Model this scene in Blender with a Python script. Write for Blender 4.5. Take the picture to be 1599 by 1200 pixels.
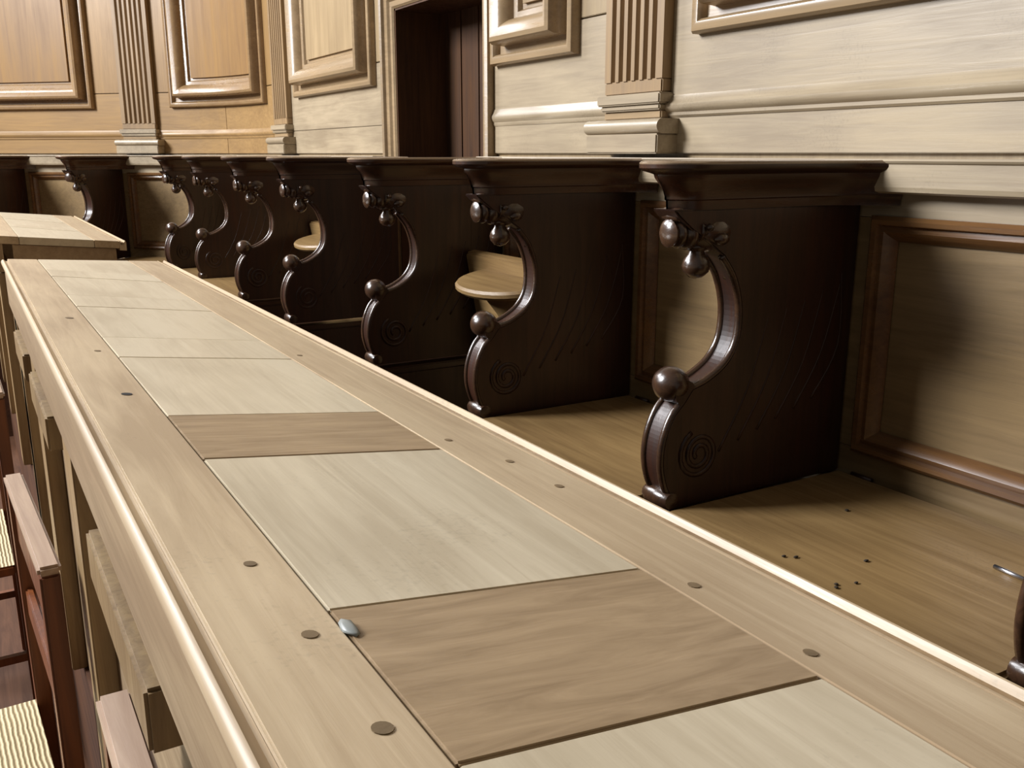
import bpy, bmesh, math, random
from mathutils import Vector, Matrix
random.seed(7)
for o in list(bpy.data.objects): bpy.data.objects.remove(o)
scn = bpy.context.scene
COL = scn.collection
ZC = 1.40                       # eye height above the nave floor; X = towards the stall wall, Y = along the stalls

# ------------------------------------------------------------------ camera
FPX = 1450.0
pitch = math.atan2(360.0, FPX)
yaw = math.atan2(878.0, math.hypot(FPX, 360.0))
cam_d = bpy.data.cameras.new('camera')
cam_d.sensor_width = 36.0
cam_d.lens = FPX / 1599.0 * 36.0
cam_d.clip_start = 0.01
cam = bpy.data.objects.new('camera', cam_d)
COL.objects.link(cam)
cam.location = (0, 0, ZC)
fw = Vector((math.sin(yaw) * math.cos(pitch), math.cos(yaw) * math.cos(pitch), -math.sin(pitch)))
cam.rotation_euler = fw.to_track_quat('-Z', 'Y').to_euler()
scn.camera = cam

# ------------------------------------------------------------------ world, lights, exposure
world = bpy.data.worlds.new('choir_interior')
scn.world = world
world.use_nodes = True
bg = world.node_tree.nodes['Background']
bg.inputs[0].default_value = (1.0, 0.95, 0.88, 1)
bg.inputs[1].default_value = 0.15


def area_light(name, loc, target, sx, sy, power, col):
    d = bpy.data.lights.new(name, 'AREA')
    d.shape = 'RECTANGLE'
    d.size, d.size_y, d.energy, d.color = sx, sy, power, col
    o = bpy.data.objects.new(name, d)
    COL.objects.link(o)
    o.location = loc
    o.rotation_euler = (Vector(target) - Vector(loc)).to_track_quat('-Z', 'Y').to_euler()
    return o


area_light('clerestory_window_light', (-4.4, 4.6, 4.5), (1.0, 1.4, 1.1), 1.9, 2.3, 820, (0.96, 0.97, 1.0))
area_light('desk_gloss_light', (-2.6, 8.6, 5.6), (0.3, 2.0, 1.1), 2.4, 2.4, 380, (0.97, 0.97, 1.0))  # added lamp out of view beyond the end wall, for gloss on the desk
scn.view_settings.view_transform = 'Standard'
scn.view_settings.look = 'None'
scn.view_settings.gamma = 1.0
scn.view_settings.use_curve_mapping = False
scn.view_settings.exposure = 0.12


# ------------------------------------------------------------------ materials
def lin(c):
    r = []
    for v in c:
        v /= 255.0
        r.append(v / 12.92 if v <= 0.04045 else ((v + 0.055) / 1.055) ** 2.4)
    return (*r, 1)


def wood(name, dark, light, axis='Y', rough=0.45, spec=0.5, coat=0.0, grain=1.0, vary=0.25, bump=0.15, blotch=0.35, rot=0.0, speck=0.0):
    m = bpy.data.materials.new(name)
    m.use_nodes = True
    nt = m.node_tree
    N, L = nt.nodes, nt.links
    b = N['Principled BSDF']
    tc = N.new('ShaderNodeTexCoord')
    oi = N.new('ShaderNodeObjectInfo')
    add = N.new('ShaderNodeVectorMath'); add.operation = 'MULTIPLY_ADD'
    comb = N.new('ShaderNodeCombineXYZ')
    for i in range(3): L.new(oi.outputs['Random'], comb.inputs[i])
    L.new(comb.outputs[0], add.inputs[0])
    add.inputs[1].default_value = (17, 23, 11)
    vr0 = N.new('ShaderNodeVectorRotate'); vr0.rotation_type = 'Z_AXIS'
    vr0.inputs['Angle'].default_value = rot
    L.new(tc.outputs['Object'], vr0.inputs['Vector'])
    L.new(vr0.outputs[0], add.inputs[2])
    mp = N.new('ShaderNodeMapping')
    s = [60 * grain] * 3
    s['XYZ'.index(axis)] = 3.2 * grain
    mp.inputs['Scale'].default_value = s
    L.new(add.outputs[0], mp.inputs['Vector'])
    n1 = N.new('ShaderNodeTexNoise')
    n1.inputs['Scale'].default_value = 1.0
    n1.inputs['Detail'].default_value = 5
    n1.inputs['Roughness'].default_value = 0.65
    n1.inputs['Distortion'].default_value = 0.7
    L.new(mp.outputs[0], n1.inputs['Vector'])
    mp2 = N.new('ShaderNodeMapping')
    s2 = [9.0] * 3
    s2['XYZ'.index(axis)] = 3.0
    mp2.inputs['Scale'].default_value = s2
    L.new(add.outputs[0], mp2.inputs['Vector'])
    n2 = N.new('ShaderNodeTexNoise')
    n2.inputs['Scale'].default_value = 1.0
    n2.inputs['Detail'].default_value = 4
    L.new(mp2.outputs[0], n2.inputs['Vector'])
    mix = N.new('ShaderNodeMath'); mix.operation = 'MULTIPLY_ADD'
    L.new(n2.outputs['Fac'], mix.inputs[0]); mix.inputs[1].default_value = blotch * 2
    sc = N.new('ShaderNodeMath'); sc.operation = 'MULTIPLY'
    L.new(n1.outputs['Fac'], sc.inputs[0]); sc.inputs[1].default_value = 1.0
    L.new(sc.outputs[0], mix.inputs[2])
    ramp = N.new('ShaderNodeMapRange')
    ramp.inputs['From Min'].default_value = 0.5 + blotch - 0.24
    ramp.inputs['From Max'].default_value = 0.5 + blotch + 0.24
    L.new(mix.outputs[0], ramp.inputs['Value'])
    cm = N.new('ShaderNodeMix'); cm.data_type = 'RGBA'
    cm.inputs['A'].default_value = lin(dark)
    cm.inputs['B'].default_value = lin(light)
    L.new(ramp.outputs[0], cm.inputs['Factor'])
    hv = N.new('ShaderNodeHueSaturation')
    vr = N.new('ShaderNodeMapRange')
    vr.inputs['To Min'].default_value = 1 - vary / 2
    vr.inputs['To Max'].default_value = 1 + vary / 2
    L.new(oi.outputs['Random'], vr.inputs['Value'])
    L.new(vr.outputs[0], hv.inputs['Value'])
    L.new(cm.outputs['Result'], hv.inputs['Color'])
    if speck > 0:
        n3 = N.new('ShaderNodeTexNoise'); n3.inputs['Scale'].default_value = 220; n3.inputs['Detail'].default_value = 2
        n4 = N.new('ShaderNodeTexNoise'); n4.inputs['Scale'].default_value = 7; n4.inputs['Detail'].default_value = 2
        L.new(add.outputs[0], n3.inputs['Vector']); L.new(add.outputs[0], n4.inputs['Vector'])
        sm = N.new('ShaderNodeMath'); sm.operation = 'MULTIPLY'
        L.new(n3.outputs['Fac'], sm.inputs[0]); L.new(n4.outputs['Fac'], sm.inputs[1])
        sr = N.new('ShaderNodeMapRange')
        sr.inputs['From Min'].default_value = .34; sr.inputs['From Max'].default_value = .46
        sr.inputs['To Min'].default_value = 1.0; sr.inputs['To Max'].default_value = 1.0 - speck
        L.new(sm.outputs[0], sr.inputs['Value'])
        vm = N.new('ShaderNodeVectorMath'); vm.operation = 'SCALE'
        L.new(hv.outputs[0], vm.inputs[0]); L.new(sr.outputs[0], vm.inputs['Scale'])
        L.new(vm.outputs[0], b.inputs['Base Color'])
    else:
        L.new(hv.outputs[0], b.inputs['Base Color'])
    rr = N.new('ShaderNodeMapRange')
    rr.inputs['To Min'].default_value = rough + 0.10
    rr.inputs['To Max'].default_value = rough - 0.06
    L.new(ramp.outputs[0], rr.inputs['Value'])
    L.new(rr.outputs[0], b.inputs['Roughness'])
    b.inputs['Specular IOR Level'].default_value = spec
    b.inputs['Coat Weight'].default_value = coat
    b.inputs['Coat Roughness'].default_value = 0.18
    bp = N.new('ShaderNodeBump')
    bp.inputs['Strength'].default_value = bump
    bp.inputs['Distance'].default_value = 0.002
    L.new(n1.outputs['Fac'], bp.inputs['Height'])
    L.new(bp.outputs[0], b.inputs['Normal'])
    return m


def plain(name, col, rough=0.5, metal=0.0, spec=0.5):
    m = bpy.data.materials.new(name)
    m.use_nodes = True
    N, L = m.node_tree.nodes, m.node_tree.links
    b = N['Principled BSDF']
    n = N.new('ShaderNodeTexNoise'); n.inputs['Scale'].default_value = 40
    cm = N.new('ShaderNodeMix'); cm.data_type = 'RGBA'
    c = lin(col)
    cm.inputs['A'].default_value = tuple(v * 0.8 for v in c[:3]) + (1,)
    cm.inputs['B'].default_value = tuple(min(1, v * 1.15) for v in c[:3]) + (1,)
    L.new(n.outputs['Fac'], cm.inputs['Factor'])
    L.new(cm.outputs['Result'], b.inputs['Base Color'])
    b.inputs['Roughness'].default_value = rough
    b.inputs['Metallic'].default_value = metal
    b.inputs['Specular IOR Level'].default_value = spec
    return m


def rush_mat():
    m = bpy.data.materials.new('woven_rush')
    m.use_nodes = True
    N, L = m.node_tree.nodes, m.node_tree.links
    b = N['Principled BSDF']
    w = N.new('ShaderNodeTexWave'); w.inputs['Scale'].default_value = 40; w.inputs['Distortion'].default_value = 2
    tc = N.new('ShaderNodeTexCoord'); L.new(tc.outputs['Object'], w.inputs['Vector'])
    cm = N.new('ShaderNodeMix'); cm.data_type = 'RGBA'
    cm.inputs['A'].default_value = lin((150, 130, 90)); cm.inputs['B'].default_value = lin((215, 200, 160))
    L.new(w.outputs['Fac'], cm.inputs['Factor']); L.new(cm.outputs['Result'], b.inputs['Base Color'])
    bp = N.new('ShaderNodeBump'); bp.inputs['Strength'].default_value = .6; bp.inputs['Distance'].default_value = .003
    L.new(w.outputs['Fac'], bp.inputs['Height']); L.new(bp.outputs[0], b.inputs['Normal'])
    b.inputs['Roughness'].default_value = .7
    return m


MAT = dict(
    desk_y=wood('desk_oak_long', (168, 146, 116), (198, 178, 146), 'Y', .36, .6, grain=1.1, vary=.06, blotch=.6, speck=.15),
    desk_pale=wood('desk_oak_pale', (180, 166, 140), (208, 196, 170), 'Y', .34, .6, grain=.8, vary=.05, blotch=.7, speck=.12),
    desk_dark=wood('desk_oak_brown', (128, 106, 78), (166, 142, 110), 'X', .40, .55, grain=1.2, vary=.06, blotch=.2),
    desk_front=wood('desk_front_oak', (136, 114, 86), (166, 144, 114), 'Y', .40, .55),
    desk_post=wood('desk_post_oak', (110, 86, 54), (156, 132, 94), 'Z', .42, .5),
    wall_y=wood('wainscot_oak_long', (140, 124, 100), (172, 156, 130), 'Y', .36, .6, vary=.10, blotch=.6, speck=.12),
    wall_c=wood('wainscot_oak_canted_dim', (132, 102, 62), (160, 128, 84), 'Y', .40, .5, vary=.10, rot=-math.pi / 4),  # warmer oak; the weaker light on the end wall is put into its colour
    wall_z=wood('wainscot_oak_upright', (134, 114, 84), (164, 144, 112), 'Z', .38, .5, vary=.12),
    wall_cz=wood('wainscot_oak_canted_upright_dim', (128, 98, 58), (156, 124, 80), 'Z', .40, .5, vary=.12),  # end wall uprights, dimmed in colour like the canted boards
    panel_z=wood('wainscot_panel_oak_dim', (122, 91, 54), (150, 117, 74), 'Z', .38, .5, grain=.6, vary=.14),  # end wall panels: warm oak darkened to stand for less light there
    panel_r=wood('wainscot_panel_pale_oak', (136, 114, 82), (166, 144, 110), 'Z', .38, .5, grain=.6, vary=.1),
    mould=wood('moulding_oak', (134, 112, 82), (164, 140, 108), 'Y', .28, .7, vary=.06),
    mould_c=wood('moulding_warm_oak_dim', (126, 98, 66), (154, 126, 90), 'Y', .28, .7, vary=.06),  # end wall mouldings, warm and with the dimmer light in their colour
    flute=wood('pilaster_oak', (124, 100, 70), (152, 126, 92), 'Z', .42, .5, vary=.1),
    back=wood('stall_back_oak', (116, 94, 62), (146, 122, 86), 'Y', .38, .55, vary=.12),
    back_m=wood('stall_back_moulding', (84, 56, 32), (120, 86, 52), 'Y', .28, .6, vary=.1),
    seat=wood('seat_oak', (118, 92, 56), (152, 124, 82), 'Y', .40, .5, vary=.08, speck=.12),
    dark=wood('dark_stained_oak', (38, 22, 15), (62, 36, 24), 'Z', .36, .5, coat=.1, vary=.18, bump=.2),
    dark_x=wood('dark_stained_oak_long', (44, 27, 18), (72, 45, 29), 'X', .30, .5, coat=.25, vary=.15),
    polish=wood('worn_polished_oak', (46, 30, 20), (78, 54, 37), 'X', .26, .6, coat=.45, vary=.1, bump=.3),
    door=wood('door_dark_oak', (58, 38, 24), (86, 58, 36), 'Z', .5, .3, vary=.2),
    chair=wood('chair_red_brown', (84, 44, 24), (122, 70, 38), 'Z', .38, .5, vary=.25),
    chair_top=wood('chair_pale_rail', (150, 124, 104), (182, 158, 136), 'Y', .35, .5, vary=.15),  # top rail paler than the posts
    floor=wood('floor_boards', (60, 36, 22), (88, 56, 34), 'Y', .7, .3),
    arm_top=wood('pale_arm_top', (112, 92, 70), (150, 128, 104), 'X', .22, .7, coat=.4, vary=.1),  # thin top slab, paler than the arm rest below
    peg=wood('peg_end_grain', (104, 88, 66), (134, 114, 86), 'Z', .6, .3, vary=.3),
    hole=plain('peg_hole_dark', (30, 24, 20), .9),
    metal=plain('pin_steel', (190, 190, 196), .25, 1.0),
    wax=plain('wax_drip', (140, 144, 140), .4),
    crumb=plain('crumb_dark', (52, 42, 30), .9),
    rush=rush_mat(),
)


# ------------------------------------------------------------------ helpers
def mesh_obj(name, verts, faces, mat, parent=None, smooth=False, bevel=0.0, auto=None):
    me = bpy.data.meshes.new(name)
    me.from_pydata([tuple(v) for v in verts], [], faces)
    me.validate()
    bm = bmesh.new(); bm.from_mesh(me)
    bmesh.ops.recalc_face_normals(bm, faces=bm.faces)
    if bevel > 0:
        ed = [e for e in bm.edges if len(e.link_faces) == 2 and e.calc_face_angle(0) > 0.6]
        bmesh.ops.bevel(bm, geom=ed, offset=bevel, segments=2, affect='EDGES', clamp_overlap=True)
    bm.to_mesh(me); bm.free()
    me.materials.append(MAT[mat])
    if smooth or auto:
        for p in me.polygons: p.use_smooth = True
        if auto: me.set_sharp_from_angle(angle=math.radians(auto))
    o = bpy.data.objects.new(name, me)
    COL.objects.link(o)
    if parent: o.parent = parent
    return o


BOXF = [(0, 1, 2, 3), (7, 6, 5, 4), (0, 4, 5, 1), (1, 5, 6, 2), (2, 6, 7, 3), (3, 7, 4, 0)]


def box(name, x0, x1, y0, y1, z0, z1, mat, parent=None, bevel=0.0, fn=None):
    v = [(x0, y0, z0), (x1, y0, z0), (x1, y1, z0), (x0, y1, z0), (x0, y0, z1), (x1, y0, z1), (x1, y1, z1), (x0, y1, z1)]
    if fn: v = [fn(*p) for p in v]
    return mesh_obj(name, v, BOXF, mat, parent, bevel=bevel)


def empty(name, loc=(0, 0, 0), rz=0.0):
    o = bpy.data.objects.new(name, None)
    COL.objects.link(o)
    o.location = loc
    o.rotation_euler = (0, 0, rz)
    o.empty_display_size = .1
    return o


def tag(o, label=None, cat=None, group=None, kind=None):
    if label: o['label'] = label
    if cat: o['category'] = cat
    if group: o['group'] = group
    if kind: o['kind'] = kind
    return o


def lathe(name, prof, mat, parent, axis='Z', org=(0, 0, 0), seg=20, squash=(1, 1)):
    """prof = [(t, r)] along the axis"""
    V, Fc = [], []
    for t, r in prof:
        for k in range(seg):
            a = 2 * math.pi * k / seg
            c, s = r * math.cos(a) * squash[0], r * math.sin(a) * squash[1]
            p = {'Z': (c, s, t), 'X': (t, c, s), 'Y': (c, t, s)}[axis]
            V.append((p[0] + org[0], p[1] + org[1], p[2] + org[2]))
    n = len(prof)
    for i in range(n - 1):
        for k in range(seg):
            k2 = (k + 1) % seg
            Fc.append((i * seg + k, i * seg + k2, (i + 1) * seg + k2, (i + 1) * seg + k))
    Fc.append(tuple(range(seg))); Fc.append(tuple((n - 1) * seg + k for k in range(seg)))
    return mesh_obj(name, V, Fc, mat, parent, auto=50)


def tube(name, pts, r, mat, parent, seg=8, flat=1.0, taper=None):
    """round tube through points"""
    V, Fc = [], []
    pts = [Vector(p) for p in pts]
    ref = Vector((0, 1, 0))
    for i, p in enumerate(pts):
        t = (pts[min(i + 1, len(pts) - 1)] - pts[max(i - 1, 0)]).normalized()
        u = ref - t * ref.dot(t)
        u = u.normalized() if u.length > 1e-4 else Vector((1, 0, 0))
        w = t.cross(u)
        rr = r if taper is None else r * taper(i / (len(pts) - 1))
        for k in range(seg):
            a = 2 * math.pi * k / seg
            V.append(p + u * (rr * math.cos(a) * flat) + w * (rr * math.sin(a)))
    n = len(pts)
    for i in range(n - 1):
        for k in range(seg):
            k2 = (k + 1) % seg
            Fc.append((i * seg + k, i * seg + k2, (i + 1) * seg + k2, (i + 1) * seg + k))
    Fc.append(tuple(range(seg))); Fc.append(tuple((n - 1) * seg + k for k in range(seg)))
    return mesh_obj(name, V, Fc, mat, parent, smooth=True)


def spline(P, n=6, closed=False):
    P = [Vector(p) for p in P]
    out = []
    m = len(P)
    for i in range(m - 1):
        a, b, c, d = P[max(i - 1, 0)], P[i], P[i + 1], P[min(i + 2, m - 1)]
        for k in range(n):
            t = k / n
            out.append(0.5 * ((2 * b) + (c - a) * t + (2 * a - 5 * b + 4 * c - d) * t * t + (3 * b - a - 3 * c + d) * t ** 3))
    out.append(P[-1])
    return out


def copy_tree(o, parent=None):
    c = o.copy()
    COL.objects.link(c)
    c.parent = parent
    for ch in [k for k in o.children]: copy_tree(ch, c)
    return c


# ------------------------------------------------------------------ wall path in plan: straight, rounded corner, canted wall
XW, S0, RW = 1.30, 4.35, 1.20
S1 = S0 + RW * math.pi / 4
SEND = 7.6


def M(s, d, z):
    if s <= S0: return Vector((XW - d, s, ZC + z))
    th = min((s - S0) / RW, math.pi / 4)
    r = RW - d
    p = Vector((XW - RW + r * math.cos(th), S0 + r * math.sin(th), ZC + z))
    if s > S1: p += Vector((-(s - S1) * math.sqrt(.5), (s - S1) * math.sqrt(.5), 0))
    return p


def Mrot(s): return min(max((s - S0) / RW, 0), math.pi / 4)


def ssteps(s0, s1):
    L = [s0, s1]
    k = S0
    while k <= S1 + 1e-6:
        if s0 < k < s1: L.append(k)
        k += RW * math.pi / 4 / 14
    return sorted(set(L))


def wsweep(name, prof, s0, s1, mat, parent=None, bevel=0.0, auto=None):
    """closed (d, z) outline swept along the wall"""
    S = ssteps(s0, s1)
    n = len(prof)
    V = [M(s, d, z) for s in S for d, z in prof]
    Fc = [(i * n + k, i * n + (k + 1) % n, (i + 1) * n + (k + 1) % n, (i + 1) * n + k) for i in range(len(S) - 1) for k in range(n)]
    Fc += [tuple(range(n)), tuple((len(S) - 1) * n + k for k in range(n))]
    return mesh_obj(name, V, Fc, mat, parent, bevel=bevel, auto=auto)


def wbox(name, s0, s1, d0, d1, z0, z1, mat, parent=None, bevel=0.0):
    return wsweep(name, [(d0, z0), (d1, z0), (d1, z1), (d0, z1)], s0, s1, mat, parent, bevel)


def wframe(name, s0, s1, z0, z1, prof, mat, parent=None):
    """mitred frame: prof = [(w inwards, d)]"""
    sub = ssteps(s0, s1)
    fr = [(k - s0) / (s1 - s0) for k in sub]
    V, Fc = [], []
    for w, d in prof:
        a, b, lo, hi = s0 + w, s1 - w, z0 + w, z1 - w
        ring = [(a + (b - a) * f, lo) for f in fr] + [(a + (b - a) * f, hi) for f in reversed(fr)]
        V += [M(s, d, z) for s, z in ring]
    n = 2 * len(fr)
    for i in range(len(prof) - 1):
        for k in range(n):
            Fc.append((i * n + k, i * n + (k + 1) % n, (i + 1) * n + (k + 1) % n, (i + 1) * n + k))
    return mesh_obj(name, V, Fc, mat, parent, auto=35)


# ------------------------------------------------------------------ setting: floors
fl = box('floor', -4, 1.5, -2, 7.5, -.1, 0, 'floor'); tag(fl, kind='structure')
pv = [(.105, -1.5), (1.29, -1.5), (1.29, 4.4), (1.1, 5.0), (-1.0, 7.0), (-1.5, 6.4), (-1.5, 5.2), (.105, 5.2)]
n = len(pv)
V = [(x, y, 0.001) for x, y in pv] + [(x, y, .42) for x, y in pv]
pf = mesh_obj('floor_platform', V, [tuple(range(n)), tuple(range(n, 2 * n))] + [(k, (k + 1) % n, n + (k + 1) % n, n + k) for k in range(n)], 'floor')
tag(pf, kind='structure')

# ------------------------------------------------------------------ setting: walls
DOOR0, DOOR1, DTOP = 2.36, 2.96, .455
SPL = 4.255                    # where wall_right hands over to wall_back
ZT, ZB = 2.2, -.98


def wall_backing(name, pieces):
    V, Fc = [], []
    for s0, s1, z0, z1 in pieces:
        S = ssteps(s0, s1)
        b = len(V)
        pr = [(-.10, z0), (-.001, z0), (-.001, z1), (-.10, z1)]
        V += [M(s, d, z) for s in S for d, z in pr]
        Fc += [(b + i * 4 + k, b + i * 4 + (k + 1) % 4, b + (i + 1) * 4 + (k + 1) % 4, b + (i + 1) * 4 + k) for i in range(len(S) - 1) for k in range(4)]
        Fc += [(b, b + 1, b + 2, b + 3), tuple(b + (len(S) - 1) * 4 + k for k in range(4))]
    return tag(mesh_obj(name, V, Fc, 'wall_z'), kind='structure')


wr = wall_backing('wall_right', [(-1.5, DOOR0, ZB, ZT), (DOOR1, SPL, ZB, ZT), (DOOR0, DOOR1, DTOP, ZT)])
wb = wall_backing('wall_back', [(SPL, SEND, ZB, ZT)])

BOL = [(0, 0), (0, .026), (.004, .033), (.012, .036), (.020, .034), (.025, .028), (.028, .016), (.046, .013), (.048, .052), (.054, .064),
       (.064, .068), (.080, .062), (.096, .046), (.104, .034), (.108, .022), (.122, .018), (.128, .006), (.142, .003), (.144, .012), (.16, .014)]


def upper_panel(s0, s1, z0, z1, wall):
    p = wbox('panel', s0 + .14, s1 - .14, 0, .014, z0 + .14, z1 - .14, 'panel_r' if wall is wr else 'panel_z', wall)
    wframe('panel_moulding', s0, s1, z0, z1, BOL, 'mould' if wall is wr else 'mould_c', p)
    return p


def board(s0, s1, z0, z1, mat, wall, d=.010):
    g = .0008
    return wbox('board', s0 + g, s1 - g, 0, d, z0 + g, z1 - g, mat, wall, bevel=.0012)


STR = [(0, .072), (.012, .072), (.016, .076), (.016, .082), (.022, .086), (.026, .092), (.026, .098), (.020, .104), (.014, .112), (.012, .116), (0, .116)]


def string_course(s0, s1, wall, k=1.0):
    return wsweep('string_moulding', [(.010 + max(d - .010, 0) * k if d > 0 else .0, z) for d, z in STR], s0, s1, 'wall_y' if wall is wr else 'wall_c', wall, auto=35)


def pilaster(s0, wall, w=.197):
    s1 = s0 + w
    dp = .034
    # fluted shaft
    pr = [(0, 0), (dp, 0)]
    nf, e = 6, .016
    pitchf = (w - 2 * e) / nf
    for i in range(nf):
        a = e + i * pitchf + .006
        b = e + (i + 1) * pitchf - .006
        for k in range(7):
            t = k / 6
            pr.append((dp - .013 * math.sin(math.pi * t) ** .6 if 0 < t < 1 else dp, a + (b - a) * t))
    pr += [(dp, w), (0, w)]
    V = [M(s0 + q, d, .150) for d, q in pr] + [M(s0 + q, d, ZT) for d, q in pr]
    m = len(pr)
    sh = mesh_obj('pilaster', V, [tuple(range(m)), tuple(range(m, 2 * m))] + [(k, (k + 1) % m, m + (k + 1) % m, m + k) for k in range(m)], 'flute', wall, auto=30)

    def step(nm, z0, z1, d, o, mat, rnd=False):
        if rnd:
            q = []
            for k in range(9):
                a = -math.pi / 2 + math.pi * k / 8
                q.append((d - (z1 - z0) / 2 + (z1 - z0) / 2 * math.cos(a), (z0 + z1) / 2 + (z1 - z0) / 2 * math.sin(a)))
            wsweep(nm, [(0, z0)] + q + [(0, z1)], s0 - o, s1 + o, mat, sh, auto=40)
        else:
            wbox(nm, s0 - o, s1 + o, 0, d, z0, z1, mat, sh, bevel=.003)
    step('shaft_foot', .122, .1505, dp, 0, 'flute')
    step('fillet', .100, .122, dp + .014, .010, 'wall_y')
    step('fillet', .088, .100, dp + .008, .004, 'wall_y')
    step('scotia', .070, .088, dp, 0, 'mould')
    step('torus', .040, .070, dp + .034, .030, 'wall_y', True)
    step('plinth', 0.0, .040, dp + .030, .026, 'wall_y')
    return sh


# upper wainscot of wall_right
PA, PB = 1.553, 4.058
upper_panel(-.75, 1.475, .226, 1.7, wr)
for a, b in ((-1.5, .2), (.2, PA)):
    board(a, b, 0, .094, 'wall_y', wr)
    board(a, b, .094, .30, 'wall_y', wr)
string_course(-1.5, PA, wr, 1.0)
board(1.40, PA, .302, ZT, 'wall_z', wr)
pilaster(PA, wr)
s = PA + .197
board(s, DOOR0 - .07, 0, .094, 'wall_y', wr)
board(s, DOOR0 - .07, .094, .30, 'wall_y', wr)
string_course(s, DOOR0 - .07, wr, .55)
upper_panel(1.885, 2.275, .226, 1.7, wr)
board(s, 1.895, .302, ZT, 'wall_z', wr)
board(DOOR1 + .07, PB, 0, .094, 'wall_y', wr)
board(DOOR1 + .07, PB, .094, .30, 'wall_y', wr)
upper_panel(3.11, 3.965, .226, 1.7, wr)
board(DOOR1 + .07, 3.12, .302, ZT, 'wall_z', wr)
board(3.955, PB, .302, ZT, 'wall_z', wr)
pilaster(PB, wr)
# wall_back: rounded corner panel, pilaster, canted wall
PCs = S1
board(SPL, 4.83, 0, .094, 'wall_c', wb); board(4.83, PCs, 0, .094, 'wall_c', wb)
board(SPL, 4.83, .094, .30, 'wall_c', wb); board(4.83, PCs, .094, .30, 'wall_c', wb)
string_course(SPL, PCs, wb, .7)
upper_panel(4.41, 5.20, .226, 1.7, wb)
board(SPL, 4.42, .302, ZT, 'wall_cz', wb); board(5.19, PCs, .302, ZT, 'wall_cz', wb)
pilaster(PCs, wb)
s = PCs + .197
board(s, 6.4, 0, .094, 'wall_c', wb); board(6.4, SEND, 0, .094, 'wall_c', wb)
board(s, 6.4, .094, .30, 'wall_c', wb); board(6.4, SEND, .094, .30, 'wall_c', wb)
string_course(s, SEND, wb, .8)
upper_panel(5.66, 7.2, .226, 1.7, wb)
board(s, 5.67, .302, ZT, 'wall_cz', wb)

# doorway
dr = wbox('door_1', DOOR0, DOOR1, -.24, -.20, ZB, DTOP + .05, 'door'); tag(dr, kind='structure')
for k in range(5):
    a = DOOR0 + (DOOR1 - DOOR0) * k / 5
    b = DOOR0 + (DOOR1 - DOOR0) * (k + 1) / 5
    wbox('plank', a + .002, b - .002, -.20, -.178, ZB, DTOP, 'door', dr, bevel=.004)
wbox('jamb_lining', DOOR1 - .006, DOOR1 + .02, -.24, .002, ZB, DTOP, 'door', dr)
wbox('jamb_lining', DOOR0 - .02, DOOR0 + .006, -.24, .002, ZB, DTOP, 'door', dr)
wbox('head_lining', DOOR0 - .02, DOOR1 + .02, -.24, .002, DTOP - .006, DTOP + .02, 'door', dr)
AR = [(0, 0), (0, .030), (.010, .034), (.018, .030), (.022, .020), (.040, .018), (.046, .010), (.062, .010), (.068, .004), (.068, -.02)]
for nm, pts in (('architrave', None),):
    V, Fc = [], []
    for w, d in AR:
        a, b, hi = DOOR0 - .068 + w, DOOR1 + .068 - w, DTOP + .068 - w
        V += [M(a, d, ZB), M(a, d, hi), M(b, d, hi), M(b, d, ZB)]
    for i in range(len(AR) - 1):
        for k in range(3): Fc.append((i * 4 + k, i * 4 + k + 1, i * 4 + 4 + k + 1, i * 4 + 4 + k))
    mesh_obj('architrave', V, Fc, 'mould', dr, auto=35)

# ------------------------------------------------------------------ stall back: panelling behind each seat, and the hand rail
DIV = [('a', .455), ('b', 1.062), ('c', 1.655), ('d', 2.235), ('e', 2.94), ('f', 3.52), ('g', 4.20), ('h', 4.76), ('i', 5.54), ('j', 6.15)]
DS = [d[1] for d in DIV]
LW = .030                     # lower wall face in front of the upper wall
BK = [(0, LW + .001), (0, LW + .010), (.006, LW + .016), (.013, LW + .014), (.016, LW + .006), (.024, LW + .008), (.030, LW + .004), (.038, LW - .006), (.040, LW - .010)]


def back_bay(s0, s1, wall):
    t = .030
    a, b = s0 + t, s1 - t
    p = wbox('back_panel', a + .03, b - .03, .004, LW - .012, -.485, -.125, 'back', wall)
    wframe('panel_moulding', a + .024, b - .024, -.490, -.096, BK, 'back_m', p)
    g = .001
    wbox('back_rail', s0, s1, 0, LW, -.100 + g, -.060, 'wall_y', wall)
    wbox('back_rail', s0, s1, 0, LW, -.56, -.486 - g, 'back', wall)
    wbox('back_stile', s0, a + .03 - g, 0, LW, -.486, -.100, 'back', wall)
    wbox('back_stile', b - .03 + g, s1, 0, LW, -.486, -.100, 'back', wall)
    wbox('base_board', s0, s1, 0, LW - .005, ZB, -.561, 'back', wall)


edges = [-.12] + DS + [6.9]
for s0, s1 in zip(edges[:-1], edges[1:]):
    if abs(s0 - DS[3]) < .01: continue          # the doorway passage
    back_bay(max(s0, DOOR1 + .002) if abs(s0 - DS[4]) < .01 else s0, s1, wr if s1 < 4.3 else wb)
wbox('back_stile', DS[3], DOOR0 - .068, 0, LW, ZB, -.06, 'back', wr)
RAIL = [(0, -.060), (.056, -.060), (.062, -.057), (.064, -.050), (.064, -.016), (.067, -.014), (.069, -.011), (.067, -.008), (0, -.008)]
t1 = wsweep('trim_1', RAIL, -1.5, DOOR0 - .07, 'wall_y'); tag(t1, kind='structure')
t2 = wsweep('trim_2', RAIL, DOOR1 + .07, SEND, 'wall_y'); tag(t2, kind='structure')

# ------------------------------------------------------------------ stall dividers (local x: 0 at the lower wall face, negative towards the room)
X0 = 1.27


def lx(X): return X - X0


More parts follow.
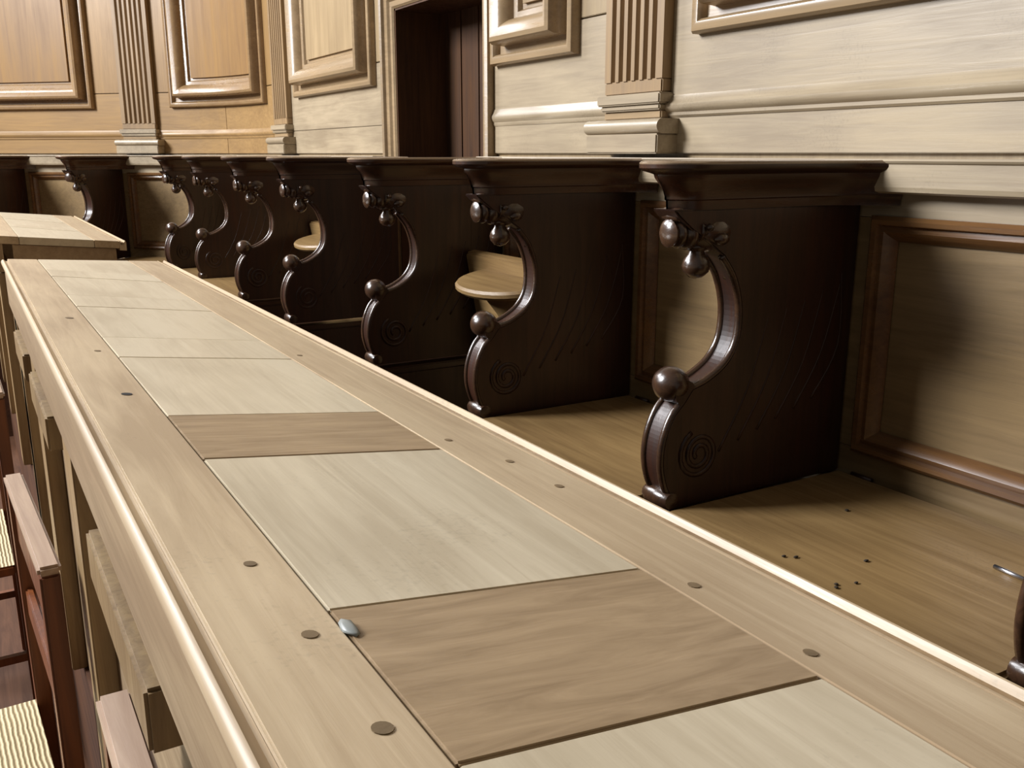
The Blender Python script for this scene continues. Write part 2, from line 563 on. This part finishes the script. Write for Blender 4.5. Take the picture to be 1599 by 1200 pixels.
def make_divider():
    root = empty('stall_divider')
    zb = -.98
    front = [(.975, -.148), (1.001, -.182), (1.016, -.229), (1.014, -.278), (.994, -.313), (.958, -.336), (.926, -.346)]
    lower = [(.912, -.364), (.890, -.388), (.876, -.423), (.873, -.459), (.880, -.491), (.890, -.512)]
    top = [(.876, -.078), (.886, -.088), (.912, -.108), (.945, -.128)]
    P = [Vector((x, 0, z)) for x, z in front]
    Q = [Vector((x, 0, z)) for x, z in lower]
    fs, ls = spline(P, 6), spline(Q, 6)
    out = [Vector((x, 0, z)) for x, z in top] + fs + ls + [Vector((.892, 0, -.535)), Vector((X0 - .002, 0, -.535)), Vector((X0 - .002, 0, -.078))]
    out = [(lx(p.x), p.z - zb) for p in out]
    h = .026
    n = len(out)
    V = [(x, -h, z) for x, z in out] + [(x, h, z) for x, z in out]
    mesh_obj('side_panel', V, [tuple(range(n)), tuple(range(n, 2 * n))] + [(k, (k + 1) % n, n + (k + 1) % n, n + k) for k in range(n)], 'dark', root, bevel=.0025)
    # worn double bead that follows the front edge
    for seg in (fs, ls):
        for y in (-.019, .019):
            tube('edge_bead', [(lx(p.x) + .0015, y, p.z - zb) for p in seg], .0062, 'polish', root, 8)
    # relief carving on both faces: spiral at the base, slanting leaf ribs
    for sgn in (-1, 1):
        sp = []
        for k in range(46):
            a = k / 45 * 2.3 * 2 * math.pi
            r = .040 - .032 * k / 45
            sp.append((lx(.945) + r * math.cos(a + 2.0), sgn * .026, -.452 - zb + r * math.sin(a + 2.0)))
        tube('carved_spiral', sp, .0042, 'dark', root, 6, flat=.6)
        for k in range(6):
            x0 = .985 + k * .040
            pts = spline([Vector((lx(x0), sgn * .026, -.455 + .012 * k - zb)), Vector((lx(x0 + .055), sgn * .026, -.36 + .01 * k - zb)),
                          Vector((lx(min(x0 + .09, 1.235)), sgn * .026, -.25 + .012 * k - zb))], 5)
            tube('carved_rib', pts, .0030, 'dark', root, 5, flat=.5, taper=lambda t: 1 - .6 * t)
    # grip ball and foot
    lathe('grip_ball', [(-.029, .003), (-.027, .011), (-.021, .020), (-.011, .026), (0, .0275), (.011, .026), (.021, .020), (.027, .011), (.029, .003)], 'polish', root, 'Y', (lx(.905), 0, -.341 - zb), 22)
    lathe('ball_neck', [(-.025, .020), (.025, .020)], 'dark', root, 'Y', (lx(.914), 0, -.352 - zb), 14)
    lathe('foot', [(-.031, .006), (-.029, .013), (-.02, .0165), (0, .0175), (.02, .0165), (.029, .013), (.031, .006)], 'polish', root, 'Y', (lx(.892), 0, -.520 - zb), 16)
    # carved head below the arm rest: ringed snout, brow bead, cheeks and the hanging drop
    z = -.113 - zb
    prof = [(.860, .006), (.862, .017), (.866, .023), (.870, .022), (.8725, .018), (.876, .024), (.881, .0255), (.885, .023), (.888, .019), (.892, .026), (.899, .029), (.906, .026),
            (.910, .024), (.920, .030), (.934, .034), (.948, .034), (.962, .030), (.978, .022), (.992, .012)]
    hd = lathe('carved_head', [(lx(t + .022), r * .90) for t, r in prof], 'polish', root, 'X', (0, 0, z), 20)
    lathe('brow_bead', [(-.020, .004), (-.017, .010), (0, .0125), (.017, .010), (.020, .004)], 'polish', hd, 'Y', (lx(.897), 0, -.086 - zb), 12)
    for sgn in (-1, 1):
        lathe('ear', [(-.014, .002), (-.009, .008), (0, .010), (.009, .007), (.014, .002)], 'polish', hd, 'X', (lx(.965), sgn * .030, -.122 - zb), 10)
        lathe('eye', [(-.007, .001), (-.004, .005), (0, .0062), (.004, .005), (.007, .001)], 'polish', hd, 'Y', (lx(.938), sgn * .033, -.104 - zb), 10)
    nk = spline([Vector((lx(.930), 0, -.110 - zb)), Vector((lx(.950), 0, -.112 - zb)), Vector((lx(.975), 0, -.122 - zb)), Vector((lx(1.000), 0, -.148 - zb)), Vector((lx(1.012), 0, -.185 - zb))], 5)
    tube('scroll_neck', nk, .021, 'polish', hd, 12, flat=1.45, taper=lambda t: 1 - .55 * t)
    lathe('hanging_drop', [(-.183, .002), (-.180, .011), (-.172, .019), (-.163, .0215), (-.154, .019), (-.146, .013), (-.141, .011), (-.137, .015), (-.132, .015), (-.126, .009)], 'polish', root, 'Z', (lx(.944), 0, -zb), 18)
    # arm rest: moulded slab with rounded front and flared root
    hw = .056
    plan = []
    tip, root_x = .846, X0 - .004
    for k in range(13):
        a = math.pi / 2 * k / 12
        plan.append((tip + .075 - .075 * math.sin(a), hw * math.cos(a) ** .8 if k < 12 else 0.0))
    plan.reverse()                                       # from the tip (y=0) round to the side (y=hw)
    side = [(.96, hw), (1.06, hw * .98), (1.14, hw * 1.02), (1.19, hw * 1.18), (1.225, hw * 1.5), (1.245, hw * 1.9), (root_x, hw * 2.3)]
    half = plan + side
    outl = half + [(x, -y) for x, y in reversed(half[1:])]
    cx = 1.08
    lay = [(-.0095, .006), (-.0105, .002), (-.013, 0), (-.020, 0), (-.024, .003), (-.027, .010), (-.029, .014), (-.034, .015), (-.040, .018), (-.050, .023), (-.060, .026), (-.064, .026), (-.066, .028), (-.079, .029)]
    m = len(outl)
    def arm_part(nm, lays, mat):
        V, Fc = [], []
        for zz, ins in lays:
            for x, y in outl:
                yy = math.copysign(max(abs(y) - ins, 0.0), y)
                xx = min(x + ins * 1.25 * max(0, 1 - (x - tip) / .1), root_x)
                V.append((lx(xx), yy, zz - zb))
        for i in range(len(lays) - 1):
            for k in range(m):
                Fc.append((i * m + k, i * m + (k + 1) % m, (i + 1) * m + (k + 1) % m, (i + 1) * m + k))
        Fc.extend([tuple(range(m)), tuple((len(lays) - 1) * m + k for k in range(m))])
        return mesh_obj(nm, V, Fc, mat, root, auto=40)
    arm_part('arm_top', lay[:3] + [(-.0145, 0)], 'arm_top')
    arm_part('arm_rest', [(-.0145, 0)] + lay[3:], 'dark_x')
    # lower part below the seat
    box('base_moulding', lx(.905), -.002, -.0325, .0325, .42, .435, 'dark_x', root, bevel=.003)
    box('base_block', lx(.925), -.002, -.031, .031, 0, .42, 'dark', root, bevel=.004)
    return root


DLAB = [
    'dark carved stall divider with a bright metal pin beside its foot',
    'dark carved stall divider with lowered seats on both its sides, under plain wall boards',
    'dark carved stall divider under the wide fluted pilaster, between a lowered and a raised seat',
    'dark carved stall divider on the raised seat side of the doorway passage',
    'dark carved stall divider standing right past the doorway, facing the passage with its flat side',
    'second dark carved stall divider past the doorway, behind the one at the door',
    'third dark carved stall divider past the doorway, under the pilaster before the rounded corner',
    'dark carved stall divider standing at the rounded corner of the wainscot',
    'dark carved stall divider on the canted end wall, first past the rounded corner',
    'dark carved stall divider on the canted end wall, second past the rounded corner',
]
proto = make_divider()
for i, (k, s) in enumerate(DIV):
    o = proto if i == 0 else copy_tree(proto)
    p = M(s, LW, -.98)
    o.location = p
    o.rotation_euler = (0, 0, Mrot(s))
    tag(o, DLAB[i], 'stall divider', 'carved dividers of the choir stalls')


# ------------------------------------------------------------------ folding seats
def make_seat(s0, s1, raised, label):
    mid = (s0 + s1) / 2
    w = (s1 - s0) / 2 - .034
    rz = Mrot(mid)
    hinge_d = LW + .012 if not raised else LW + .055
    root = empty('folding_seat', M(mid, hinge_d, -.545), rz)
    dep, th = (.300 if raised else .388), .030
    piv = empty('tmp') if False else None
    ang = math.radians(80) if raised else 0

    def R(x, y, z):           # x: distance from the hinge towards the room, z: up when lowered
        c, sn = math.cos(ang), math.sin(ang)
        return (-(x * c - z * sn), y, x * sn + z * c)
    inv = Matrix.Rotation(-rz, 3, 'Z')

    def side(sd, sgn):        # edge line next to a divider, in seat coordinates
        q = []
        for dd in (LW, LW + .42):
            v = inv @ (M(sd, dd, 0) - M(mid, hinge_d, 0))
            q.append((-v.x, v.y + sgn * (.034 if abs(rz) < .4 or s0 > 5.3 else .075)))
        (xa, ya), (xb, yb) = q
        return lambda x: ya + (yb - ya) * (x - xa) / (xb - xa)
    f0, f1 = side(s0, 1), side(s1, -1)
    out = [(0, f0(0)), (dep - .012, f0(dep - .012)), (dep - .004, f0(dep) + .003), (dep, f0(dep) + .012), (dep, f1(dep) - .012), (dep - .004, f1(dep) - .003), (dep - .012, f1(dep - .012)), (0, f1(0))]
    w = min(w, (f1(0) - f0(0)) / 2)
    n = len(out)
    V = [R(x, y, -th / 2) for x, y in out] + [R(x, y, th / 2) for x, y in out]
    b = mesh_obj('seat_board', V, [tuple(range(n)), tuple(range(n, 2 * n))] + [(k, (k + 1) % n, n + (k + 1) % n, n + k) for k in range(n)], 'seat', root, bevel=.005)
    # misericord ledge under the board with its corbel
    pts, hw, pr = [], min(.165, (f1(dep) - f0(dep)) / 2 - .03), .135
    x_l = .262
    for k in range(17):
        a = math.pi * k / 16
        pts.append((-hw * math.cos(a), pr * math.sin(a) ** .7))
    V, Fc = [], []
    lays = [(x_l, 1.0), (x_l - .006, 1.04), (x_l - .014, 1.04), (x_l - .022, .98)]
    m = len(pts)
    for xx, f in lays: V += [R(xx, y * f, -th / 2 - q * f + .002) for y, q in pts]
    for i in range(len(lays) - 1):
        for k in range(m): Fc.append((i * m + k, i * m + (k + 1) % m, (i + 1) * m + (k + 1) % m, (i + 1) * m + k))
    Fc += [tuple(range(m)), tuple((len(lays) - 1) * m + k for k in range(m))]
    mesh_obj('misericord_ledge', V, Fc, 'seat', root, auto=40)
    lays = [(x_l - .020, .74), (x_l - .05, .62), (x_l - .09, .46), (x_l - .13, .34), (x_l - .17, .22), (x_l - .20, .08)]
    V, Fc = [], []
    for xx, f in lays: V += [R(xx, y * f, -th / 2 - q * f * .9 + .002) for y, q in pts]
    for i in range(len(lays) - 1):
        for k in range(m): Fc.append((i * m + k, i * m + (k + 1) % m, (i + 1) * m + (k + 1) % m, (i + 1) * m + k))
    Fc += [tuple(range(m)), tuple((len(lays) - 1) * m + k for k in range(m))]
    mesh_obj('corbel', V, Fc, 'seat', root, auto=60)
    for y in (-w + .05, w - .05):
        tube('hinge', [R(.0, y - .02, th / 2), R(.0, y + .02, th / 2)], .005, 'dark', root, 8)
    return tag(root, label, 'seat', 'folding seats of the choir stalls')


make_seat(DS[0], DS[1], False, 'lowered oak stall seat with dark crumbs and a metal pin on it')
make_seat(DS[1], DS[2], False, 'lowered oak stall seat below the plain wall boards, next to the pilaster divider')
make_seat(DS[2], DS[3], True, 'raised oak stall seat with rounded ledge beside the doorway')
make_seat(DS[4], DS[5], True, 'raised oak stall seat with rounded ledge, first past the doorway')
make_seat(DS[5], DS[6], False, 'lowered oak stall seat, second past the doorway')
make_seat(DS[6], DS[7], False, 'lowered oak stall seat next to the rounded corner')
make_seat(DS[7], DS[8], False, 'lowered oak stall seat set into the rounded corner')
make_seat(DS[8], DS[9], False, 'lowered oak stall seat on the canted end wall')

# ------------------------------------------------------------------ desks
SL = .125
XR, ZR = .478, -.290


def D(x, y, h): return (x, y, ZC + ZR + SL * (XR - x) + h)


def make_desk(y0, y1, skew0, skew1, rails, label, full):
    """rails: list of (y0, y1) of brown cross boards; skew: how far the left side stops short of the right side"""
    root = empty('kneeling_desk', (.28, (y0 + y1) / 2, .42))
    inv = Vector(root.location)

    def xf(x, y, h):
        p = D(x, y, h)
        return (p[0] - inv.x, p[1] - inv.y, p[2] - inv.z)

    def end0(x): return y0 - skew0 * (XR - x) / .39
    def end1(x): return y1 - skew1 * (XR - x) / .39

    def plank(name, xa, xb, ya, yb, mat, h0=-.024, h1=0.0, bev=.0012, parent=root):
        ya_a, ya_b = (end0(xa), end0(xb)) if ya is None else (ya, ya)
        yb_a, yb_b = (end1(xa), end1(xb)) if yb is None else (yb, yb)
        v = [(xa, ya_a, h0), (xb, ya_b, h0), (xb, yb_b, h0), (xa, yb_a, h0), (xa, ya_a, h1), (xb, ya_b, h1), (xb, yb_b, h1), (xa, yb_a, h1)]
        return mesh_obj(name, [xf(*p) for p in v], BOXF, mat, parent, bevel=bev)
    g = .0005
    XA, XB = .152, .375
    plank('long_board', .0862, XA - g, None, None, 'desk_y')
    plank('long_board', XB + g, .456, None, None, 'desk_y')
    cur = None
    for a, b in rails:
        plank('panel_board', XA + g, XB - g, cur, a - g, 'desk_pale', h1=-.0001)
        plank('cross_board', XA + g, XB - g, a + g, b - g, 'desk_dark' if (b < 1.0 and full) else 'desk_pale', h1=.0002)
        cur = b + g
    plank('panel_board', XA + g, XB - g, cur, None, 'desk_pale', h1=-.0001)

    def strip(name, prof, mat, ya=None, yb=None, parent=root):
        m = len(prof)
        V = []
        for e, yy in ((end0, ya), (end1, yb)):
            V += [xf(x, e(x) if yy is None else yy, h) for x, h in prof]
        return mesh_obj(name, V, [tuple(range(m)), tuple(range(m, 2 * m))] + [(k, (k + 1) % m, m + (k + 1) % m, m + k) for k in range(m)], mat, parent, auto=40)
    # low edge towards the stalls: groove and raised lip
    strip('lip_moulding', [(.4565, -.03), (.4565, .0006), (.4585, .0008), (.4600, -.0008), (.4605, -.0040), (.4650, -.0046), (.4720, -.0042), (.4735, -.0008), (.4750, .0020), (.4768, .0024), (.4785, .0010), (.4795, -.003), (.4795, -.03)], 'desk_y')
    plank('lip_groove', .4607, .4725, None, None, 'flute', h0=-.012, h1=-.0034, bev=0)
    # high edge towards the nave: round nosing over the apron
    ns = [(.0860, -.022), (.0860, -.0050), (.0835, -.0055)]
    for k in range(9):
        a = math.pi / 2 - math.pi * k / 8
        ns.append((.0780 - .0058 * math.cos(a), -.009 + .0075 * math.sin(a)))
    ns += [(.0815, -.0170), (.0820, -.022)]
    strip('nosing', ns, 'desk_y')
    strip('apron', [(.0820, -.0225), (.0820, -.0260), (.0785, -.0280), (.0780, -.031), (.0780, -.106), (.0795, -.110), (.104, -.110), (.104, -.0245), (.0865, -.0245), (.0865, -.0225)], 'desk_front')
    # carcass below
    zf = 0.42
    def cb(name, xa, xb, ya, yb, za, zb_, mat, bev=.002):
        return box(name, xa - inv.x, xb - inv.x, ya - inv.y, yb - inv.y, za - inv.z, zb_ - inv.z, mat, root, bevel=bev)
    za = ZC - .358
    e0, e1 = end0(.1) + .01, end1(.1) - .01
    cb('front_board', .112, .130, e0 + .02, e1 - .02, .421, za, 'desk_front')
    k = e0
    posts = [e0]
    y = 1.29 if full else e0 + .45
    if full: posts = [p for p in (e0, .30, 1.24, 1.83, 2.36) if p >= e0]
    else: posts = [e0, (e0 + e1) / 2]
    for p in posts: cb('front_post', .084, .112, p, p + .11, .421, za, 'desk_post')
    cb('front_post', .084, .112, e1 - .11, e1, .421, za, 'desk_post')
    if full:
        for a, b in ((.64, .98), (1.46, 1.80), (1.96, 2.26)):
            cb('front_rail', .072, .112, a, b, ZC - .425, ZC - .372, 'desk_post', .003)
    else:
        cb('front_rail', .072, .112, e0 + .15, e0 + .6, ZC - .425, ZC - .372, 'desk_post', .003)
    for yy0, yy1, skw in ((end0(.44) + .012, end0(.11) + .012, 0), (end1(.44) - .034, end1(.11) - .034, 0)):
        v = []
        for x, yb_ in ((.131, yy1), (.445, yy0)):
            top = ZC + ZR + SL * (XR - x) - .0255
            v.append(((x, yb_, .421), (x, yb_ + .022, .421), (x, yb_, top), (x, yb_ + .022, top)))
        a, b = v
        vv = [a[0], b[0], b[1], a[1], a[2], b[2], b[3], a[3]]
        mesh_obj('end_panel', [(p[0] - inv.x, p[1] - inv.y, p[2] - inv.z) for p in vv], BOXF, 'desk_front', root)
    cb('shelf', .131, .42, max(e0, end0(.44)) + .06, e1 - .06, ZC - .55, ZC - .53, 'desk_front')
    return root, xf, plank


RA = [(.305, .463), (.772, .926), (1.240, 1.393), (1.707, 1.860), (2.165, 2.30)]
desk, xf, plank = make_desk(-.45, 2.717, 0, .22, RA, '', True)
tag(desk, 'long pale oak kneeling desk with brown cross boards and wooden pegs on its top', 'desk')


def peg(x, y, r, mat, h=.0006, name='peg', sq=1.0):
    V = [xf(x + r * math.cos(2 * math.pi * k / 14), y + r * sq * math.sin(2 * math.pi * k / 14), h) for k in range(14)] + \
        [xf(x + r * math.cos(2 * math.pi * k / 14), y + r * sq * math.sin(2 * math.pi * k / 14), -.004) for k in range(14)]
    return mesh_obj(name, V, [tuple(range(14)), tuple(range(14, 28))] + [(k, (k + 1) % 14, 14 + (k + 1) % 14, 14 + k) for k in range(14)], mat, desk)


for x, y, r in ((.133, .437, .0046), (.134, .341, .0052), (.129, .539, .0040), (.392, .428, .0044), (.392, .328, .0044), (.425, .642, .0042), (.421, .721, .0042), (.397, .802, .0040),
                (.133, 1.28, .004), (.395, 1.27, .004)):
    peg(x, y, r, 'peg')
peg(.130, 1.023, .0055, 'hole', name='peg_hole')
peg(.128, 1.565, .0060, 'peg', sq=1.2)
desk2, _a, _b = make_desk(3.40, 4.93, .16, .26, [(3.75, 3.90), (4.25, 4.40)], '', False)
tag(desk2, 'shorter oak kneeling desk standing beyond the gap at the end of the long desk', 'desk')

# wax drip on the long desk
def blob(name, c, rx, ry, rz, mat):
    bm = bmesh.new()
    bmesh.ops.create_icosphere(bm, subdivisions=2, radius=1)
    rnd = random.Random(hash(c) % 1000)
    for v in bm.verts:
        f = 1 + rnd.uniform(-.18, .18)
        v.co = Vector((v.co.x * rx * f, v.co.y * ry * f, max(v.co.z, -.3) * rz))
    me = bpy.data.meshes.new(name); bm.to_mesh(me); bm.free()
    for p in me.polygons: p.use_smooth = True
    me.materials.append(MAT[mat])
    o = bpy.data.objects.new(name, me); COL.objects.link(o); o.location = c
    return o


p = D(.1545, .437, .001)
tag(blob('wax_drip', tuple(p), .0045, .010, .002, 'wax'), 'small silvery wax drip on the long desk, in the joint beside a brown board', 'wax drip')
# crumbs and pin on the nearest lowered seat
for X, Y in ((.906, .816), (.918, .806), (.990, .750), (.893, .716), (.900, .722), (.925, .712), (1.114, .887)):
    c = blob('crumb', (X, Y, ZC - .5285), random.uniform(.003, .005), random.uniform(.002, .0035), .0015, 'crumb')
    tag(c, 'dark crumb lying on the lowered seat with the metal pin', 'crumb', 'crumbs on the lowered seat')
pn = tube('metal_pin', [(1.117, .650, ZC - .5265), (1.116, .63, ZC - .5265), (1.113, .595, ZC - .5265)], .0032, 'metal', None, 8)
tag(pn, 'short bright metal pin lying on the lowered seat by a divider', 'pin')


# ------------------------------------------------------------------ church chairs in front of the desk (backs against it)
def make_chair(loc, rz, label, w=.44, top=.85):
    """local: y along the back, back at x=0, seat towards -x"""
    root = empty('church_chair', loc, rz)
    t = .026
    for y in (0, w - .032):
        box('back_post', -t, 0, y, y + .032, 0, top - .003, 'chair', root, bevel=.003)
    box('top_rail', -t - .002, .002, -.004, w + .004, top - .002, top + .012, 'chair_top', root, bevel=.004)
    box('back_slat', -t + .006, -.006, .032, w - .032, top - .10, top - .010, 'chair', root, bevel=.003)
    box('back_slat', -t + .006, -.006, .032, w - .032, top - .24, top - .19, 'chair', root, bevel=.003)
    for y in (0.004, w - .034):
        box('front_leg', -.40, -.37, y, y + .030, 0, .43, 'chair', root, bevel=.003)
        box('side_stretcher', -.37, -t, y + .006, y + .022, .17, .19, 'chair', root)
    box('seat_frame', -.405, -t, 0.002, w - .002, .405, .430, 'chair', root, bevel=.004)
    V, Fc = [], []
    nn = 8
    for i in range(nn + 1):
        for j in range(nn + 1):
            u, v = i / nn, j / nn
            V.append((-.402 + .376 * u, .006 + (w - .012) * v, .431 + .014 * (1 - (2 * u - 1) ** 4) * (1 - (2 * v - 1) ** 4) - .006 * math.sin(math.pi * u) * math.sin(math.pi * v)))
    for i in range(nn):
        for j in range(nn):
            a = i * (nn + 1) + j
            Fc.append((a, a + 1, a + nn + 2, a + nn + 1))
    mesh_obj('rush_seat', V, Fc, 'rush', root, smooth=True)
    return tag(root, label, 'chair', 'church chairs along the desk')


make_chair((.060, 1.31, 0), math.radians(2.7), 'red-brown church chair with pale top rail, between two others along the desk')
make_chair((.079, .36, 0), 0, 'red-brown church chair under the brown cross boards of the long desk', top=.93)
make_chair((.040, 2.40, 0), math.radians(1.0), 'red-brown church chair by the far end of the long desk')
